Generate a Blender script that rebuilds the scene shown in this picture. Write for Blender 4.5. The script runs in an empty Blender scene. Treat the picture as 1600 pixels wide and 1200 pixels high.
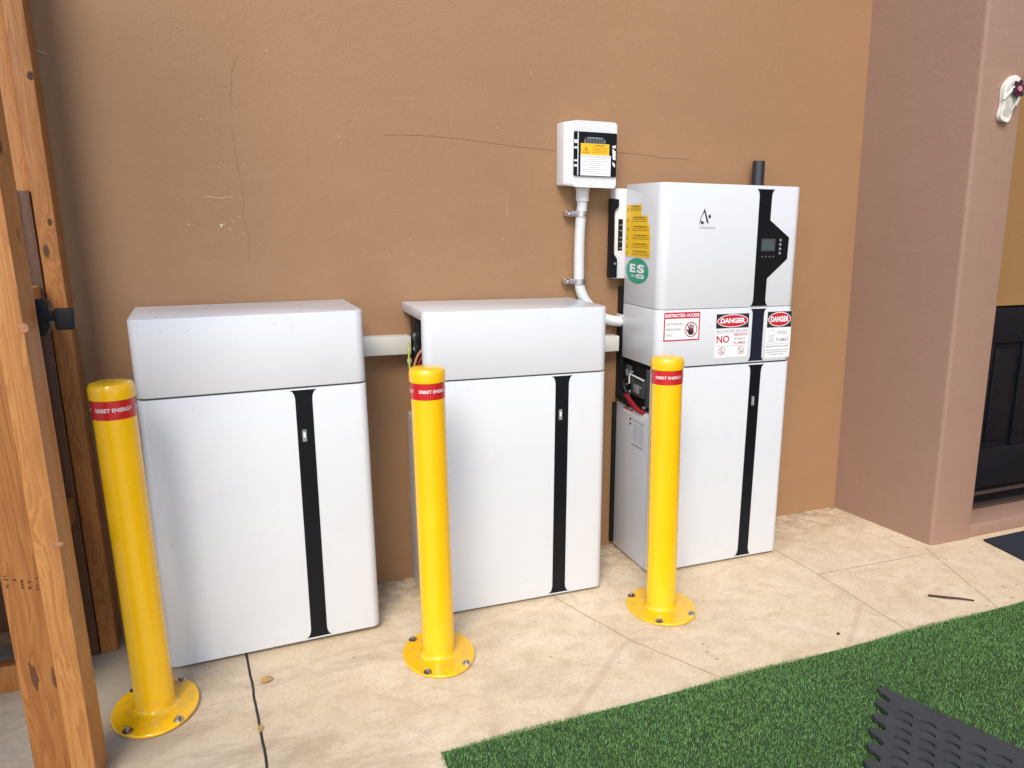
import bpy, bmesh, math, random
import numpy as np
from mathutils import Vector, Matrix
random.seed(7); np.random.seed(7)
PI = math.pi
sc = bpy.context.scene
COL = sc.collection
# ------------------------------------------------------------------ camera
yaw, pitch, roll = .42167, -.22364, .0153
F_PX, PX, PY = 1235.0, 901.1, 625.64
fwd = Vector((math.sin(yaw)*math.cos(pitch), math.cos(yaw)*math.cos(pitch), math.sin(pitch)))
right = Vector((math.cos(yaw), -math.sin(yaw), 0)); up = right.cross(fwd)
r2 = right*math.cos(roll)+up*math.sin(roll); u2 = -right*math.sin(roll)+up*math.cos(roll)
cam = bpy.data.cameras.new('camera'); co = bpy.data.objects.new('camera', cam); COL.objects.link(co)
co.matrix_world = Matrix(((r2.x, u2.x, -fwd.x, .23677), (r2.y, u2.y, -fwd.y, -2.70171), (r2.z, u2.z, -fwd.z, 1.29031), (0, 0, 0, 1)))
cam.sensor_width = 36; cam.lens = F_PX/1600*36
cam.shift_x = -(PX-800)/1600; cam.shift_y = (PY-600)/1600
cam.clip_end = 500; cam.clip_start = .05
sc.camera = co
# ------------------------------------------------------------------ light
SUN_EL, SUN_AZ = math.radians(43), math.radians(209)      # azimuth clockwise from +Y
w = bpy.data.worlds.new("World"); sc.world = w; w.use_nodes = True
nt = w.node_tree; nt.nodes.clear()
sky = nt.nodes.new('ShaderNodeTexSky'); sky.sky_type = 'NISHITA'; sky.sun_disc = False
sky.sun_elevation = SUN_EL; sky.sun_rotation = SUN_AZ
bg = nt.nodes.new('ShaderNodeBackground'); bg.inputs[1].default_value = .115
wo = nt.nodes.new('ShaderNodeOutputWorld')
nt.links.new(sky.outputs[0], bg.inputs[0]); nt.links.new(bg.outputs[0], wo.inputs[0])
sl = bpy.data.lights.new('sun', 'SUN'); sl.energy = 1.45; sl.angle = math.radians(26); sl.color = (1, .93, .82)
so = bpy.data.objects.new('sun', sl); COL.objects.link(so)
sd = Vector((math.sin(SUN_AZ)*math.cos(SUN_EL), math.cos(SUN_AZ)*math.cos(SUN_EL), math.sin(SUN_EL)))
so.rotation_euler = (-sd).to_track_quat('-Z', 'Y').to_euler(); so.location = (0, -8, 8)
sc.view_settings.view_transform = 'Standard'; sc.view_settings.look = 'None'
sc.view_settings.exposure = 1.0; sc.view_settings.gamma = 1

# ------------------------------------------------------------------ materials
def lin(c):
    return tuple(((x/255)/12.92 if x/255 <= .04045 else ((x/255+.055)/1.055)**2.4) for x in c)+(1,)
class NT:
    def __init__(s, name):
        s.m = bpy.data.materials.new(name); s.m.use_nodes = True; s.t = s.m.node_tree
        s.b = s.t.nodes['Principled BSDF']
    def n(s, t, **k):
        x = s.t.nodes.new(t)
        for a, b in k.items(): setattr(x, a, b)
        return x
    def l(s, a, b): s.t.links.new(a, b)
    def coord(s, scale=(1, 1, 1), kind='Object'):
        tc = s.n('ShaderNodeTexCoord'); mp = s.n('ShaderNodeMapping'); mp.inputs['Scale'].default_value = scale
        s.l(tc.outputs[kind], mp.inputs[0]); return mp.outputs[0]
    def noise(s, vec, scale, detail=4, rough=.55, dist=0):
        x = s.n('ShaderNodeTexNoise'); x.inputs['Scale'].default_value = scale; x.inputs['Detail'].default_value = detail
        x.inputs['Roughness'].default_value = rough; x.inputs['Distortion'].default_value = dist
        s.l(vec, x.inputs['Vector']); return x.outputs[0]
    def ramp(s, v, stops):
        r = s.n('ShaderNodeValToRGB'); e = r.color_ramp.elements
        e[0].position, e[0].color = stops[0][0], stops[0][1]; e[1].position, e[1].color = stops[-1][0], stops[-1][1]
        for p, c in stops[1:-1]:
            q = e.new(p); q.color = c
        s.l(v, r.inputs[0]); return r.outputs[0]
    def mix(s, f, a, b, mode='MIX'):
        x = s.n('ShaderNodeMix', data_type='RGBA', blend_type=mode)
        for v, i in ((f, 0), (a, 6), (b, 7)):
            if hasattr(v, 'is_linked'): s.l(v, x.inputs[i])
            else: x.inputs[i].default_value = v
        return x.outputs[2]
    def math(s, op, a, b=None, c=None):
        x = s.n('ShaderNodeMath', operation=op)
        for i, v in enumerate((a, b, c)):
            if v is None: continue
            if hasattr(v, 'is_linked'): s.l(v, x.inputs[i])
            else: x.inputs[i].default_value = v
        return x.outputs[0]
    def bump(s, h, strength=.3, dist=.002, prev=None):
        x = s.n('ShaderNodeBump'); x.inputs['Strength'].default_value = strength; x.inputs['Distance'].default_value = dist
        s.l(h, x.inputs['Height'])
        if prev is not None: s.l(prev, x.inputs['Normal'])
        s.l(x.outputs[0], s.b.inputs['Normal']); return x.outputs[0]
def g(v): return (v, v, v, 1)
def plain(name, c, rough=.5, metal=0, coat=0, spec=.5, var=.06, vs=9):
    s = NT(name); v = s.coord()
    n = s.noise(v, vs, 3)
    a = tuple(x*(1-var) for x in c[:3])+(1,); b = tuple(min(1, x*(1+var)) for x in c[:3])+(1,)
    s.l(s.ramp(n, [(.3, a), (.7, b)]), s.b.inputs['Base Color'])
    s.b.inputs['Roughness'].default_value = rough; s.b.inputs['Metallic'].default_value = metal
    s.b.inputs['Coat Weight'].default_value = coat; s.b.inputs['Specular IOR Level'].default_value = spec
    return s
def pm(*a, **k): return plain(*a, **k).m
# powder coated white
s = plain('white_powder_coat', (.65, .67, .705, 1), .3, var=.012, vs=3); v = s.coord()
pr_ = s.b.inputs['Base Color'].links[0].from_socket
dst = s.ramp(s.noise(s.coord((1, 1, .5)), 11, 6, .75, .5), [(.56, g(0)), (.78, g(.16))]); c_ = s.mix(dst, pr_, (.46, .44, .40, 1))
spk = s.ramp(s.noise(v, 33, 2, .4), [(.765, g(0)), (.785, g(.35))]); s.l(s.mix(spk, c_, (.38, .37, .35, 1)), s.b.inputs['Base Color'])
n = s.noise(v, 900, 2); s.bump(n, .03, .0003)
sm = s.ramp(s.noise(v, 5, 3, .5), [(.3, g(.24)), (.8, g(.28))]); s.l(sm, s.b.inputs['Roughness']); WHITE = s.m
WHITE2 = pm('white_steel_body', (.58, .60, .65, 1), .4, var=.02)
WPLAST = pm('white_plastic', (.70, .705, .72, 1), .35, var=.01)
CREAM = pm('cream_duct_plastic', (.62, .61, .57, 1), .45, var=.02)
GREYP = pm('grey_conduit_plastic', (.66, .68, .70, 1), .4, var=.03)
# yellow paint
s = plain('yellow_paint', (.92, .515, .002, 1), .3, coat=.4, var=.03, vs=5); v = s.coord()
n = s.noise(v, 500, 2); s.bump(n, .05, .0004)
zz = s.n('ShaderNodeSeparateXYZ'); s.l(v, zz.inputs[0]); mr = s.n('ShaderNodeMapRange'); s.l(zz.outputs[2], mr.inputs[0])
mr.inputs[1].default_value = .07; mr.inputs[2].default_value = 0; mr.inputs[3].default_value = .0; mr.inputs[4].default_value = .5
dn = s.ramp(s.noise(v, 38, 5, .7), [(.48, g(0)), (.66, g(1))])
chips = s.ramp(s.noise(v, 75, 2, .4), [(.77, g(0)), (.79, g(.8))])
pr_ = s.b.inputs['Base Color'].links[0].from_socket
c_ = s.mix(s.math('MULTIPLY', dn, mr.outputs[0]), pr_, (.36, .25, .10, 1)); c_ = s.mix(chips, c_, (.42, .20, .02, 1))
s.l(c_, s.b.inputs['Base Color']); s.l(s.ramp(dn, [(0, g(.25)), (1, g(.30))]), s.b.inputs['Roughness']); YELLOW = s.m
RED = pm('red_band', (.52, .008, .012, 1), .3, coat=.3, var=.03)
REDP = pm('red_print', (.50, .015, .03, 1), .5)
WPRINT = pm('white_print', (.78, .78, .80, 1), .5, var=.01)
BPRINT = pm('black_print', (.015, .015, .02, 1), .5)
GPRINT = pm('grey_print', (.30, .30, .33, 1), .6)
LBLUE = pm('pale_label', (.62, .65, .74, 1), .5)
YSTICK = pm('yellow_sticker', (.82, .50, .01, 1), .45, var=.02)
GREEN = pm('green_sticker', (.03, .30, .19, 1), .45, var=.02)
BGLOSS = pm('black_gloss_plastic', (.005, .006, .009, 1), .35, spec=.2)
BLACK = pm('black_plastic', (.008, .009, .012, 1), .5, spec=.25)
DGREY = pm('dark_grey_plastic', (.05, .055, .06, 1), .5)
MGREY = pm('mid_grey_plastic', (.22, .24, .27, 1), .4)
SCREEN = pm('display_glass', (.06, .09, .10, 1), .15)
ZINC = pm('zinc_steel', (.62, .60, .64, 1), .28, metal=1, var=.15, vs=60)
BOLT = pm('bolt_steel', (.30, .27, .24, 1), .4, metal=1, var=.3, vs=150)
CU_R = pm('red_cable', (.30, .010, .018, 1), .45)
CU_Y = pm('yellow_green_cable', (.45, .50, .05, 1), .4)
CU_O = pm('tan_cable', (.50, .22, .09, 1), .4)
DARKW = pm('dark_door_paint', (.007, .007, .011, 1), .5, spec=.2, var=.2, vs=30)
PINK = pm('pink_petal_heart', (.55, .22, .25, 1), .6)
PURPLE = pm('purple_petal', (.045, .008, .03, 1), .5, var=.5, vs=80)
LEAF = pm('dry_leaf', (.72, .52, .22, 1), .7, var=.3, vs=60)
TWIG = pm('dark_twig', (.06, .025, .02, 1), .8, var=.3)
RUBBER = None
# stucco walls
def stucco(name, c, var=.10):
    s = NT(name); v = s.coord()
    big = s.noise(v, 1.3, 4, .5); fine = s.noise(v, 55, 4, .6)
    a = tuple(x*(1-var) for x in c)+(1,); b = tuple(x*(1+var) for x in c)+(1,)
    base = s.ramp(big, [(.3, a), (.72, b)])
    base = s.mix(.3, base, s.ramp(fine, [(.3, tuple(x*.93 for x in c)+(1,)), (.7, tuple(x*1.06 for x in c)+(1,))]))
    trow = s.noise(s.coord((1.2, 1, 3.5)), 2.6, 5, .6, 1.2)
    base = s.mix(s.ramp(trow, [(.45, g(0)), (.8, g(.22))]), base, tuple(min(1, x*k) for x, k in zip(c, (1.18, 1.2, 1.3)))+(1,))
    fl = s.ramp(s.noise(v, 260, 2), [(.70, g(0)), (.76, g(1))])
    base = s.mix(s.math('MULTIPLY', fl, .05), base, (.75, .68, .6, 1))
    s.l(base, s.b.inputs['Base Color']); s.b.inputs['Roughness'].default_value = .62
    s.b.inputs['Specular IOR Level'].default_value = .35
    h = s.math('ADD', s.noise(v, 170, 3, .6), s.math('MULTIPLY', s.noise(v, 45, 3), .8))
    s.bump(h, .5, .002)
    return s.m
WALL = stucco('tan_stucco', (.325, .182, .092), .08)
PIL = stucco('pillar_stucco', (.31, .188, .137), .05)
OCHRE = stucco('ochre_stucco', (.28, .155, .058), .06)
# wood
def wood(name, a, b, c, stretch=(38, 38, 1.6), seed=0):
    s = NT(name)
    tc = s.n('ShaderNodeTexCoord'); oi = s.n('ShaderNodeObjectInfo')
    add = s.n('ShaderNodeVectorMath', operation='ADD'); s.l(tc.outputs['Object'], add.inputs[0])
    sc_ = s.n('ShaderNodeVectorMath', operation='SCALE'); cx = s.n('ShaderNodeCombineXYZ')
    for i in range(3): s.l(oi.outputs['Random'], cx.inputs[i])
    s.l(cx.outputs[0], sc_.inputs[0]); sc_.inputs['Scale'].default_value = 7.3+seed
    s.l(sc_.outputs[0], add.inputs[1])
    def mp(scale):
        m = s.n('ShaderNodeMapping'); m.inputs['Scale'].default_value = scale; s.l(add.outputs[0], m.inputs[0]); return m.outputs[0]
    # knots
    vo = s.n('ShaderNodeTexVoronoi'); vo.inputs['Scale'].default_value = 1; s.l(mp((9, 9, 3.6)), vo.inputs['Vector'])
    kd = vo.outputs['Distance']
    warp = s.math('MULTIPLY', s.math('POWER', s.math('SUBTRACT', 1, s.math('MINIMUM', kd, 1)), 4), 1.6)
    mv = s.n('ShaderNodeVectorMath', operation='ADD'); s.l(mp(stretch), mv.inputs[0])
    cw = s.n('ShaderNodeCombineXYZ'); s.l(warp, cw.inputs[0]); s.l(warp, cw.inputs[1]); s.l(cw.outputs[0], mv.inputs[1])
    n1 = s.noise(mv.outputs[0], 1.0, 3, .5, .6)
    rings = s.math('FRACT', s.math('MULTIPLY', n1, 7))
    rg = s.ramp(rings, [(0, g(0)), (.75, g(1)), (.9, g(.9)), (1, g(.1))])
    n2 = s.noise(mp((260, 260, 5)), 1, 2)
    base = s.mix(rg, b, a)
    base = s.mix(s.math('MULTIPLY', n2, .35), base, c)
    base = s.mix(s.ramp(s.noise(mp((3, 3, 1.4)), 1, 3), [(.35, g(0)), (.75, g(.5))]), base, b)
    kn = s.ramp(kd, [(.0, g(1)), (.05, g(1)), (.085, g(0))])
    base = s.mix(kn, base, (.06, .022, .008, 1))
    s.l(base, s.b.inputs['Base Color']); s.b.inputs['Roughness'].default_value = .55
    s.bump(s.math('ADD', rg, n2), .18, .001)
    return s.m
WOODL = wood('pale_pine', (.49, .225, .065, 1), (.34, .13, .032, 1), (.41, .17, .045, 1))
WOODM = wood('amber_pine', (.40, .17, .042, 1), (.25, .085, .018, 1), (.33, .125, .03, 1), seed=2)
WOODD = wood('brown_board', (.13, .052, .022, 1), (.07, .026, .011, 1), (.10, .04, .017, 1), seed=5)

# ground with saw-cut joints
def ground_mat():
    s = NT('beige_concrete'); tc = s.n('ShaderNodeTexCoord'); P = tc.outputs['Object']
    sx = s.n('ShaderNodeSeparateXYZ'); 
    wob = s.n('ShaderNodeTexNoise'); wob.inputs['Scale'].default_value = 9; s.l(P, wob.inputs[0])
    wv = s.n('ShaderNodeVectorMath', operation='SUBTRACT'); s.l(wob.outputs[1], wv.inputs[0]); wv.inputs[1].default_value = (.5, .5, .5)
    ws = s.n('ShaderNodeVectorMath', operation='SCALE'); s.l(wv.outputs[0], ws.inputs[0]); ws.inputs['Scale'].default_value = .008
    wa = s.n('ShaderNodeVectorMath', operation='ADD'); s.l(P, wa.inputs[0]); s.l(ws.outputs[0], wa.inputs[1])
    s.l(wa.outputs[0], sx.inputs[0]); X, Y = sx.outputs[0], sx.outputs[1]
    def seg(ax, ay, bx, by, wd):
        L2 = (bx-ax)**2+(by-ay)**2
        dx = s.math('SUBTRACT', X, ax); dy = s.math('SUBTRACT', Y, ay)
        t = s.math('ADD', s.math('MULTIPLY', dx, (bx-ax)/L2), s.math('MULTIPLY', dy, (by-ay)/L2))
        cl = s.n('ShaderNodeClamp'); s.l(t, cl.inputs[0]); t = cl.outputs[0]
        ex = s.math('SUBTRACT', dx, s.math('MULTIPLY', t, bx-ax)); ey = s.math('SUBTRACT', dy, s.math('MULTIPLY', t, by-ay))
        d = s.math('SQRT', s.math('ADD', s.math('MULTIPLY', ex, ex), s.math('MULTIPLY', ey, ey)))
        return s.math('SUBTRACT', 1, s.math('MINIMUM', s.math('DIVIDE', d, wd), 1))
    v = s.coord()
    n1 = s.noise(v, 2.2, 6, .6, .4); n2 = s.noise(v, 14, 5, .65, .8); n3 = s.noise(v, 90, 3, .6)
    base = s.ramp(n1, [(.3, (.66, .52, .34, 1)), (.5, (.72, .585, .40, 1)), (.7, (.77, .65, .48, 1))])
    base = s.mix(s.ramp(n2, [(.3, g(.38)), (.55, g(0))]), base, (.42, .30, .18, 1))
    base = s.mix(s.ramp(n2, [(.55, g(0)), (.75, g(.3))]), base, (.80, .72, .58, 1))
    base = s.mix(s.ramp(n3, [(.3, g(.3)), (.5, g(0))]), base, (.36, .25, .15, 1))
    grit = s.ramp(s.noise(v, 420, 2, .5), [(.66, g(0)), (.72, g(.5))])
    base = s.mix(grit, base, (.30, .21, .14, 1))
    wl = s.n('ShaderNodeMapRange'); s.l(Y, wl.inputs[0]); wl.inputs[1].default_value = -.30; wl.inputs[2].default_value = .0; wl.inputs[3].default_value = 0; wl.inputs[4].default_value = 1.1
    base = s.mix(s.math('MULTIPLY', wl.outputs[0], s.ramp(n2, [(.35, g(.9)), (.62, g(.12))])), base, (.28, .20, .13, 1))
    patch = s.ramp(s.noise(s.coord((.8, 1.6, 1)), 3.1, 6, .7, .6), [(.48, g(0)), (.62, g(.62))])
    lx = s.n('ShaderNodeMapRange'); s.l(X, lx.inputs[0]); lx.inputs[1].default_value = 1.3; lx.inputs[2].default_value = .1; lx.inputs[3].default_value = .15; lx.inputs[4].default_value = 1
    base = s.mix(s.math('MULTIPLY', patch, lx.outputs[0]), base, (.34, .25, .155, 1))
    spots = s.ramp(s.noise(v, 24, 2, .4), [(.72, g(0)), (.76, g(.6))])
    base = s.mix(spots, base, (.22, .13, .08, 1))
    # shade on the left floor, painted into the colour as mottled darkening
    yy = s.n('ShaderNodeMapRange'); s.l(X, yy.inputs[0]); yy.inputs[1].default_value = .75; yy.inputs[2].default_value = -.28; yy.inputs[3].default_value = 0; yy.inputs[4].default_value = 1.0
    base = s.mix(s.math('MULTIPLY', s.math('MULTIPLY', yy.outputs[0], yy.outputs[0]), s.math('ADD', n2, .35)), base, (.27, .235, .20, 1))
    dark = seg(.205, -.0, .219, -.334, .0045)
    dk = [dark, seg(.219, -.334, .234, -.614, .0045), seg(.234, -.614, .262, -1.2, .0045), seg(.262, -1.2, .35, -3.0, .0045)]
    thin = [seg(1.19, -.05, 1.224, -.357, .0040), seg(1.224, -.357, 1.331, -.705, .0040), seg(1.331, -.705, 1.48, -1.0, .0040), seg(1.48, -1.0, 1.9, -2.4, .0040),
            seg(2.2, -.05, 2.214, -.549, .0040), seg(2.214, -.549, 2.19, -1.4, .0040), seg(2.214, -.549, 2.743, -.562, .0040), seg(2.780, -.565, 2.604, -1.039, .0040), seg(2.78, -.565, 2.8, -.52, .004)]
    soft = [seg(1.331, -.705, 1.27, -.745, .014), seg(1.27, -.745, 1.16, -.85, .017), seg(1.16, -.85, .98, -1.02, .017), seg(1.331, -.705, 1.40, -.725, .02), seg(2.19, -.80, 2.13, -.85, .012), seg(2.13, -.85, 1.94, -1.005, .012)]
    def mx(L):
        o = L[0]
        for q in L[1:]: o = s.math('MAXIMUM', o, q)
        return o
    def sharp(v, a, b):
        m = s.n('ShaderNodeMapRange'); s.l(v, m.inputs[0]); m.inputs[1].default_value = a; m.inputs[2].default_value = b; return m.outputs[0]
    D = sharp(mx(dk), .05, .5); T = sharp(mx(thin), .1, .8); S = sharp(mx(soft), 0, .6)
    base = s.mix(s.math('MULTIPLY', S, .38), base, (.50, .35, .24, 1))
    base = s.mix(s.math('MULTIPLY', T, .7), base, (.34, .22, .13, 1))
    base = s.mix(D, base, (.02, .014, .01, 1))
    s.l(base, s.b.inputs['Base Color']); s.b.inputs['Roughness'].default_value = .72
    h = s.math('ADD', s.math('MULTIPLY', n2, 1.0), s.math('MULTIPLY', n3, .5))
    h = s.math('SUBTRACT', h, s.math('MULTIPLY', s.math('MAXIMUM', D, s.math('MULTIPLY', T, .4)), 2.0))
    s.bump(h, .5, .003)
    return s.m
GROUND = ground_mat()

# ------------------------------------------------------------------ mesh helpers
def empty(name, loc=(0, 0, 0), rz=0, label=None, cat=None, group=None):
    o = bpy.data.objects.new(name, None); COL.objects.link(o); o.location = loc; o.rotation_euler = (0, 0, rz)
    o.empty_display_size = .1
    if label: o['label'] = label
    if cat: o['category'] = cat
    if group: o['group'] = group
    return o
def tag(o, label=None, cat=None, group=None, kind=None):
    for k, v in (('label', label), ('category', cat), ('group', group), ('kind', kind)):
        if v: o[k] = v
    return o
def obj(name, bm, mat, parent=None, smooth=True, label=None):
    if isinstance(bm, bpy.types.Mesh): me = bm
    else:
        me = bpy.data.meshes.new(name); bmesh.ops.recalc_face_normals(bm, faces=bm.faces); bm.to_mesh(me); bm.free()
    me.name = name
    if smooth:
        for p in me.polygons: p.use_smooth = True
        try: me.set_sharp_from_angle(angle=math.radians(32))
        except Exception: pass
    me.materials.clear(); me.materials.append(mat)
    o = bpy.data.objects.new(name, me); COL.objects.link(o)
    if parent is not None: o.parent = parent
    if label: o['label'] = label
    return o
def obj_split(name, bm, mat, parent, smooth=True, label=None):
    """every loose piece becomes a part of its own"""
    left_ = set(bm.verts); out = []
    while left_:
        st = [left_.pop()]; isl = set(st)
        while st:
            v = st.pop()
            for e in v.link_edges:
                o_ = e.other_vert(v)
                if o_ not in isl: isl.add(o_); st.append(o_)
        left_ -= isl
        nb_ = bmesh.new(); mp = {v: nb_.verts.new(v.co) for v in isl}
        for f in set(f for v in isl for f in v.link_faces): nb_.faces.new([mp[v] for v in f.verts])
        out.append(obj(name, nb_, mat, parent, smooth, label))
    bm.free(); return out[0]
def box(bm, x0, x1, y0, y1, z0, z1, r=0, seg=2, rf=0, rfs=8):
    vs = [bm.verts.new((x, y, z)) for x in (x0, x1) for y in (y0, y1) for z in (z0, z1)]
    F = [(0, 1, 3, 2), (4, 6, 7, 5), (0, 4, 5, 1), (2, 3, 7, 6), (0, 2, 6, 4), (1, 5, 7, 3)]
    fs = [bm.faces.new([vs[i] for i in f]) for f in F]
    es = set(e for f in fs for e in f.edges)
    if rf:
        ve = [e for e in es if abs(e.verts[0].co.z-e.verts[1].co.z) > 1e-6 and abs(e.verts[0].co.y-y0) < 1e-6]
        res = bmesh.ops.bevel(bm, geom=ve, offset=rf, segments=rfs, affect='EDGES', profile=.5)
        allv = set()
        st = [vs[0] if vs[0].is_valid else None]
        fs = [f for f in bm.faces if all(x0-1e-5 <= v.co.x <= x1+1e-5 and y0-1e-5 <= v.co.y <= y1+1e-5 and z0-1e-5 <= v.co.z <= z1+1e-5 for v in f.verts)]
        es = set(e for f in fs for e in f.edges)
    if r:
        se = []
        for e in es:
            if not e.is_valid or len(e.link_faces) != 2: continue
            a = e.link_faces[0].normal; e.link_faces[0].normal_update(); e.link_faces[1].normal_update()
            if e.calc_face_angle(0) > .6: se.append(e)
        bmesh.ops.bevel(bm, geom=se, offset=r, segments=seg, affect='EDGES', profile=.5)
    return bm
def nb(): return bmesh.new()
def prism(bm, pts, fn, h0, h1):
    """closed outline pts (u,v); fn(u,v,h)->xyz"""
    a = [bm.verts.new(fn(u, v, h0)) for u, v in pts]; b = [bm.verts.new(fn(u, v, h1)) for u, v in pts]
    n = len(pts)
    bm.faces.new(a); bm.faces.new(b[::-1])
    for i in range(n): bm.faces.new((a[i], a[(i+1) % n], b[(i+1) % n], b[i]))
    return bm
def tube(bm, path, rad, seg=12, caps=True, ribs=None):
    P = [Vector(p) for p in path]; rings = []
    up0 = Vector((0, 0, 1)); prev = None
    for i, p in enumerate(P):
        t = (P[min(i+1, len(P)-1)]-P[max(i-1, 0)]).normalized()
        if prev is None:
            a = t.cross(up0)
            if a.length < .1: a = t.cross(Vector((1, 0, 0)))
            a.normalize()
        else: a = (prev-t*prev.dot(t)).normalized()
        prev = a; b = t.cross(a)
        r = rad(i) if callable(rad) else rad
        rings.append([bm.verts.new(p+a*r*math.cos(2*PI*k/seg)+b*r*math.sin(2*PI*k/seg)) for k in range(seg)])
    for i in range(len(rings)-1):
        for k in range(seg): bm.faces.new((rings[i][k], rings[i][(k+1) % seg], rings[i+1][(k+1) % seg], rings[i+1][k]))
    if caps: bm.faces.new(rings[0][::-1]); bm.faces.new(rings[-1])
    return bm
def lathe(bm, prof, seg=48, c=(0, 0, 0), sy=1):
    rings = []
    for r, z in prof:
        if r < 1e-6: rings.append([bm.verts.new((c[0], c[1], c[2]+z))])
        else: rings.append([bm.verts.new((c[0]+r*math.cos(2*PI*k/seg), c[1]+sy*r*math.sin(2*PI*k/seg), c[2]+z)) for k in range(seg)])
    for a, b in zip(rings, rings[1:]):
        for k in range(seg):
            k2 = (k+1) % seg
            f = [a[k % len(a)], a[k2 % len(a)], b[k2 % len(b)], b[k % len(b)]]
            f = list(dict.fromkeys(f))
            if len(f) > 2: bm.faces.new(f)
    return bm
def smooth_path(pts, n=8):
    P = [Vector(p) for p in pts]; out = []
    for i in range(len(P)-1):
        p0, p1, p2, p3 = P[max(i-1, 0)], P[i], P[i+1], P[min(i+2, len(P)-1)]
        for k in range(n):
            t = k/n
            out.append(.5*((2*p1)+(-p0+p2)*t+(2*p0-5*p1+4*p2-p3)*t*t+(-p0+3*p1-3*p2+p3)*t**3))
    out.append(P[-1]); return out
# planes on which printing sits
def front(y=0): return lambda u, v, h: (u, y-h, v)
def left(x=0): return lambda u, v, h: (x-h, u, v)          # u is the y coordinate
def top(z=0): return lambda u, v, h: (u, v, z+h)
def rect(x0, x1, z0, z1): return [(x0, z0), (x1, z0), (x1, z1), (x0, z1)]
def rrect(x0, x1, z0, z1, r, n=4):
    o = []
    for cx, cy, a0 in ((x1-r, z0+r, -90), (x1-r, z1-r, 0), (x0+r, z1-r, 90), (x0+r, z0+r, 180)):
        for k in range(n+1):
            a = math.radians(a0+90*k/n); o.append((cx+r*math.cos(a), cy+r*math.sin(a)))
    return o
def ell(cx, cy, rx, ry, n=32): return [(cx+rx*math.cos(2*PI*k/n), cy+ry*math.sin(2*PI*k/n)) for k in range(n)]
def ring(bm, cx, cy, rx, ry, wx, fn, h0, h1, n=32):
    o = ell(cx, cy, rx, ry, n); i = ell(cx, cy, rx-wx, ry-wx*ry/rx, n)
    for k in range(n):
        k2 = (k+1) % n
        prism(bm, [o[k], o[k2], i[k2], i[k]], fn, h0, h1)
def stroke(bm, p, q, wd, fn, h0, h1):
    dx, dy = q[0]-p[0], q[1]-p[1]; L = math.hypot(dx, dy); nx, ny = -dy/L*wd/2, dx/L*wd/2
    prism(bm, [(p[0]-nx, p[1]-ny), (q[0]-nx, q[1]-ny), (q[0]+nx, q[1]+ny), (p[0]+nx, p[1]+ny)], fn, h0, h1)
def text_mesh(s, x0, x1, z0, z1, fn, h=.0006, bold=.02):
    cu = bpy.data.curves.new('t', 'FONT'); cu.body = s; cu.size = 1; cu.offset = bold; cu.extrude = 0; cu.resolution_u = 3
    ob = bpy.data.objects.new('t', cu); me = bpy.data.meshes.new_from_object(ob)
    bpy.data.objects.remove(ob); bpy.data.curves.remove(cu)
    V = [v.co.copy() for v in me.vertices]
    if not V: return me
    ax, bx = min(v.x for v in V), max(v.x for v in V); ay, by = min(v.y for v in V), max(v.y for v in V)
    for v in me.vertices:
        u = x0+(v.co.x-ax)/(bx-ax)*(x1-x0); q = z0+(v.co.y-ay)/(by-ay)*(z1-z0)
        v.co = fn(u, q, h)
    return me
def lettering(s, x0, x1, z0, z1, fn, mat, parent, h=.0006, bold=.02, name='lettering'):
    return obj(name, text_mesh(s, x0, x1, z0, z1, fn, h, bold), mat, parent, smooth=False)
def dashes(bm, x0, x1, z, hgt, fn, h0, h1, rnd=random):
    """a line of print too small to read: word-long strokes"""
    s_ = 1 if x1 > x0 else -1; x = x0
    while (x1-x)*s_ > abs(hgt):
        L = hgt*rnd.uniform(1.2, 3.6); e = x+s_*min(L, (x1-x)*s_)
        prism(bm, rect(min(x, e), max(x, e), z, z+hgt), fn, h0, h1); x = e+s_*hgt*.6

# ------------------------------------------------------------------ setting: ground, walls, added light-shaping roof and wall
bm = nb(); 
vs = [bm.verts.new(p) for p in ((-40, -45, 0), (45, -45, 0), (45, 30, 0), (-40, 30, 0))]; bm.faces.new(vs)
tag(obj('ground', bm, GROUND, None), kind='structure')
ROOFM = pm('added_roof_paint', (.62, .55, .46, 1), .8)
bm = nb(); prism(bm, [(-3.2, 4), (-3.2, -.12), (5.5, -.12), (5.5, 4)], lambda u, v, h: (u, v, h), 2.62, 2.78)  # roof slab out of view, added only to shape the light
tag(obj('light_shaping_roof', bm, ROOFM, None, smooth=False), kind='structure')

WW = empty('light_shaping_wall', (4.1, -.4, 0), label='unseen tan stucco wall added right of the doorway to shape the light', cat='wall')
bm = nb(); box(bm, 0, .2, -5.5, .2, 0, 2.619); obj('wall', bm, WALL, WW, smooth=False)  # unseen wall, added to block light from the right
HW = empty('house_wall', (0, 0, 0), label='long tan stucco wall with hairline cracks behind the white cabinets', cat='wall')
bm = nb(); box(bm, -3.2, 2.83, 0, .2, -.02, 2.619); obj('wall', bm, WALL, HW, smooth=False)
CR2 = pm('crack_faint', (.25, .135, .07, 1), .9)
CR = pm('crack_dirt', (.19, .105, .055, 1), .9)
def crack(pts, wd, name='crack', mat=CR, jit=.004, y=0):
    b = nb(); P = []
    for i in range(len(pts)-1):
        n = max(2, int(math.dist(pts[i], pts[i+1])/.018))
        for k in range(n):
            t = k/n; P.append((pts[i][0]+(pts[i+1][0]-pts[i][0])*t+random.uniform(-jit, jit), pts[i][1]+(pts[i+1][1]-pts[i][1])*t+random.uniform(-jit, jit)))
    P.append(pts[-1])
    for p, q in zip(P, P[1:]): stroke(b, p, q, wd*random.uniform(.4, 1.3), front(y), .0002, .0009)
    return obj(name, b, mat, HW, smooth=False)
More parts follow.
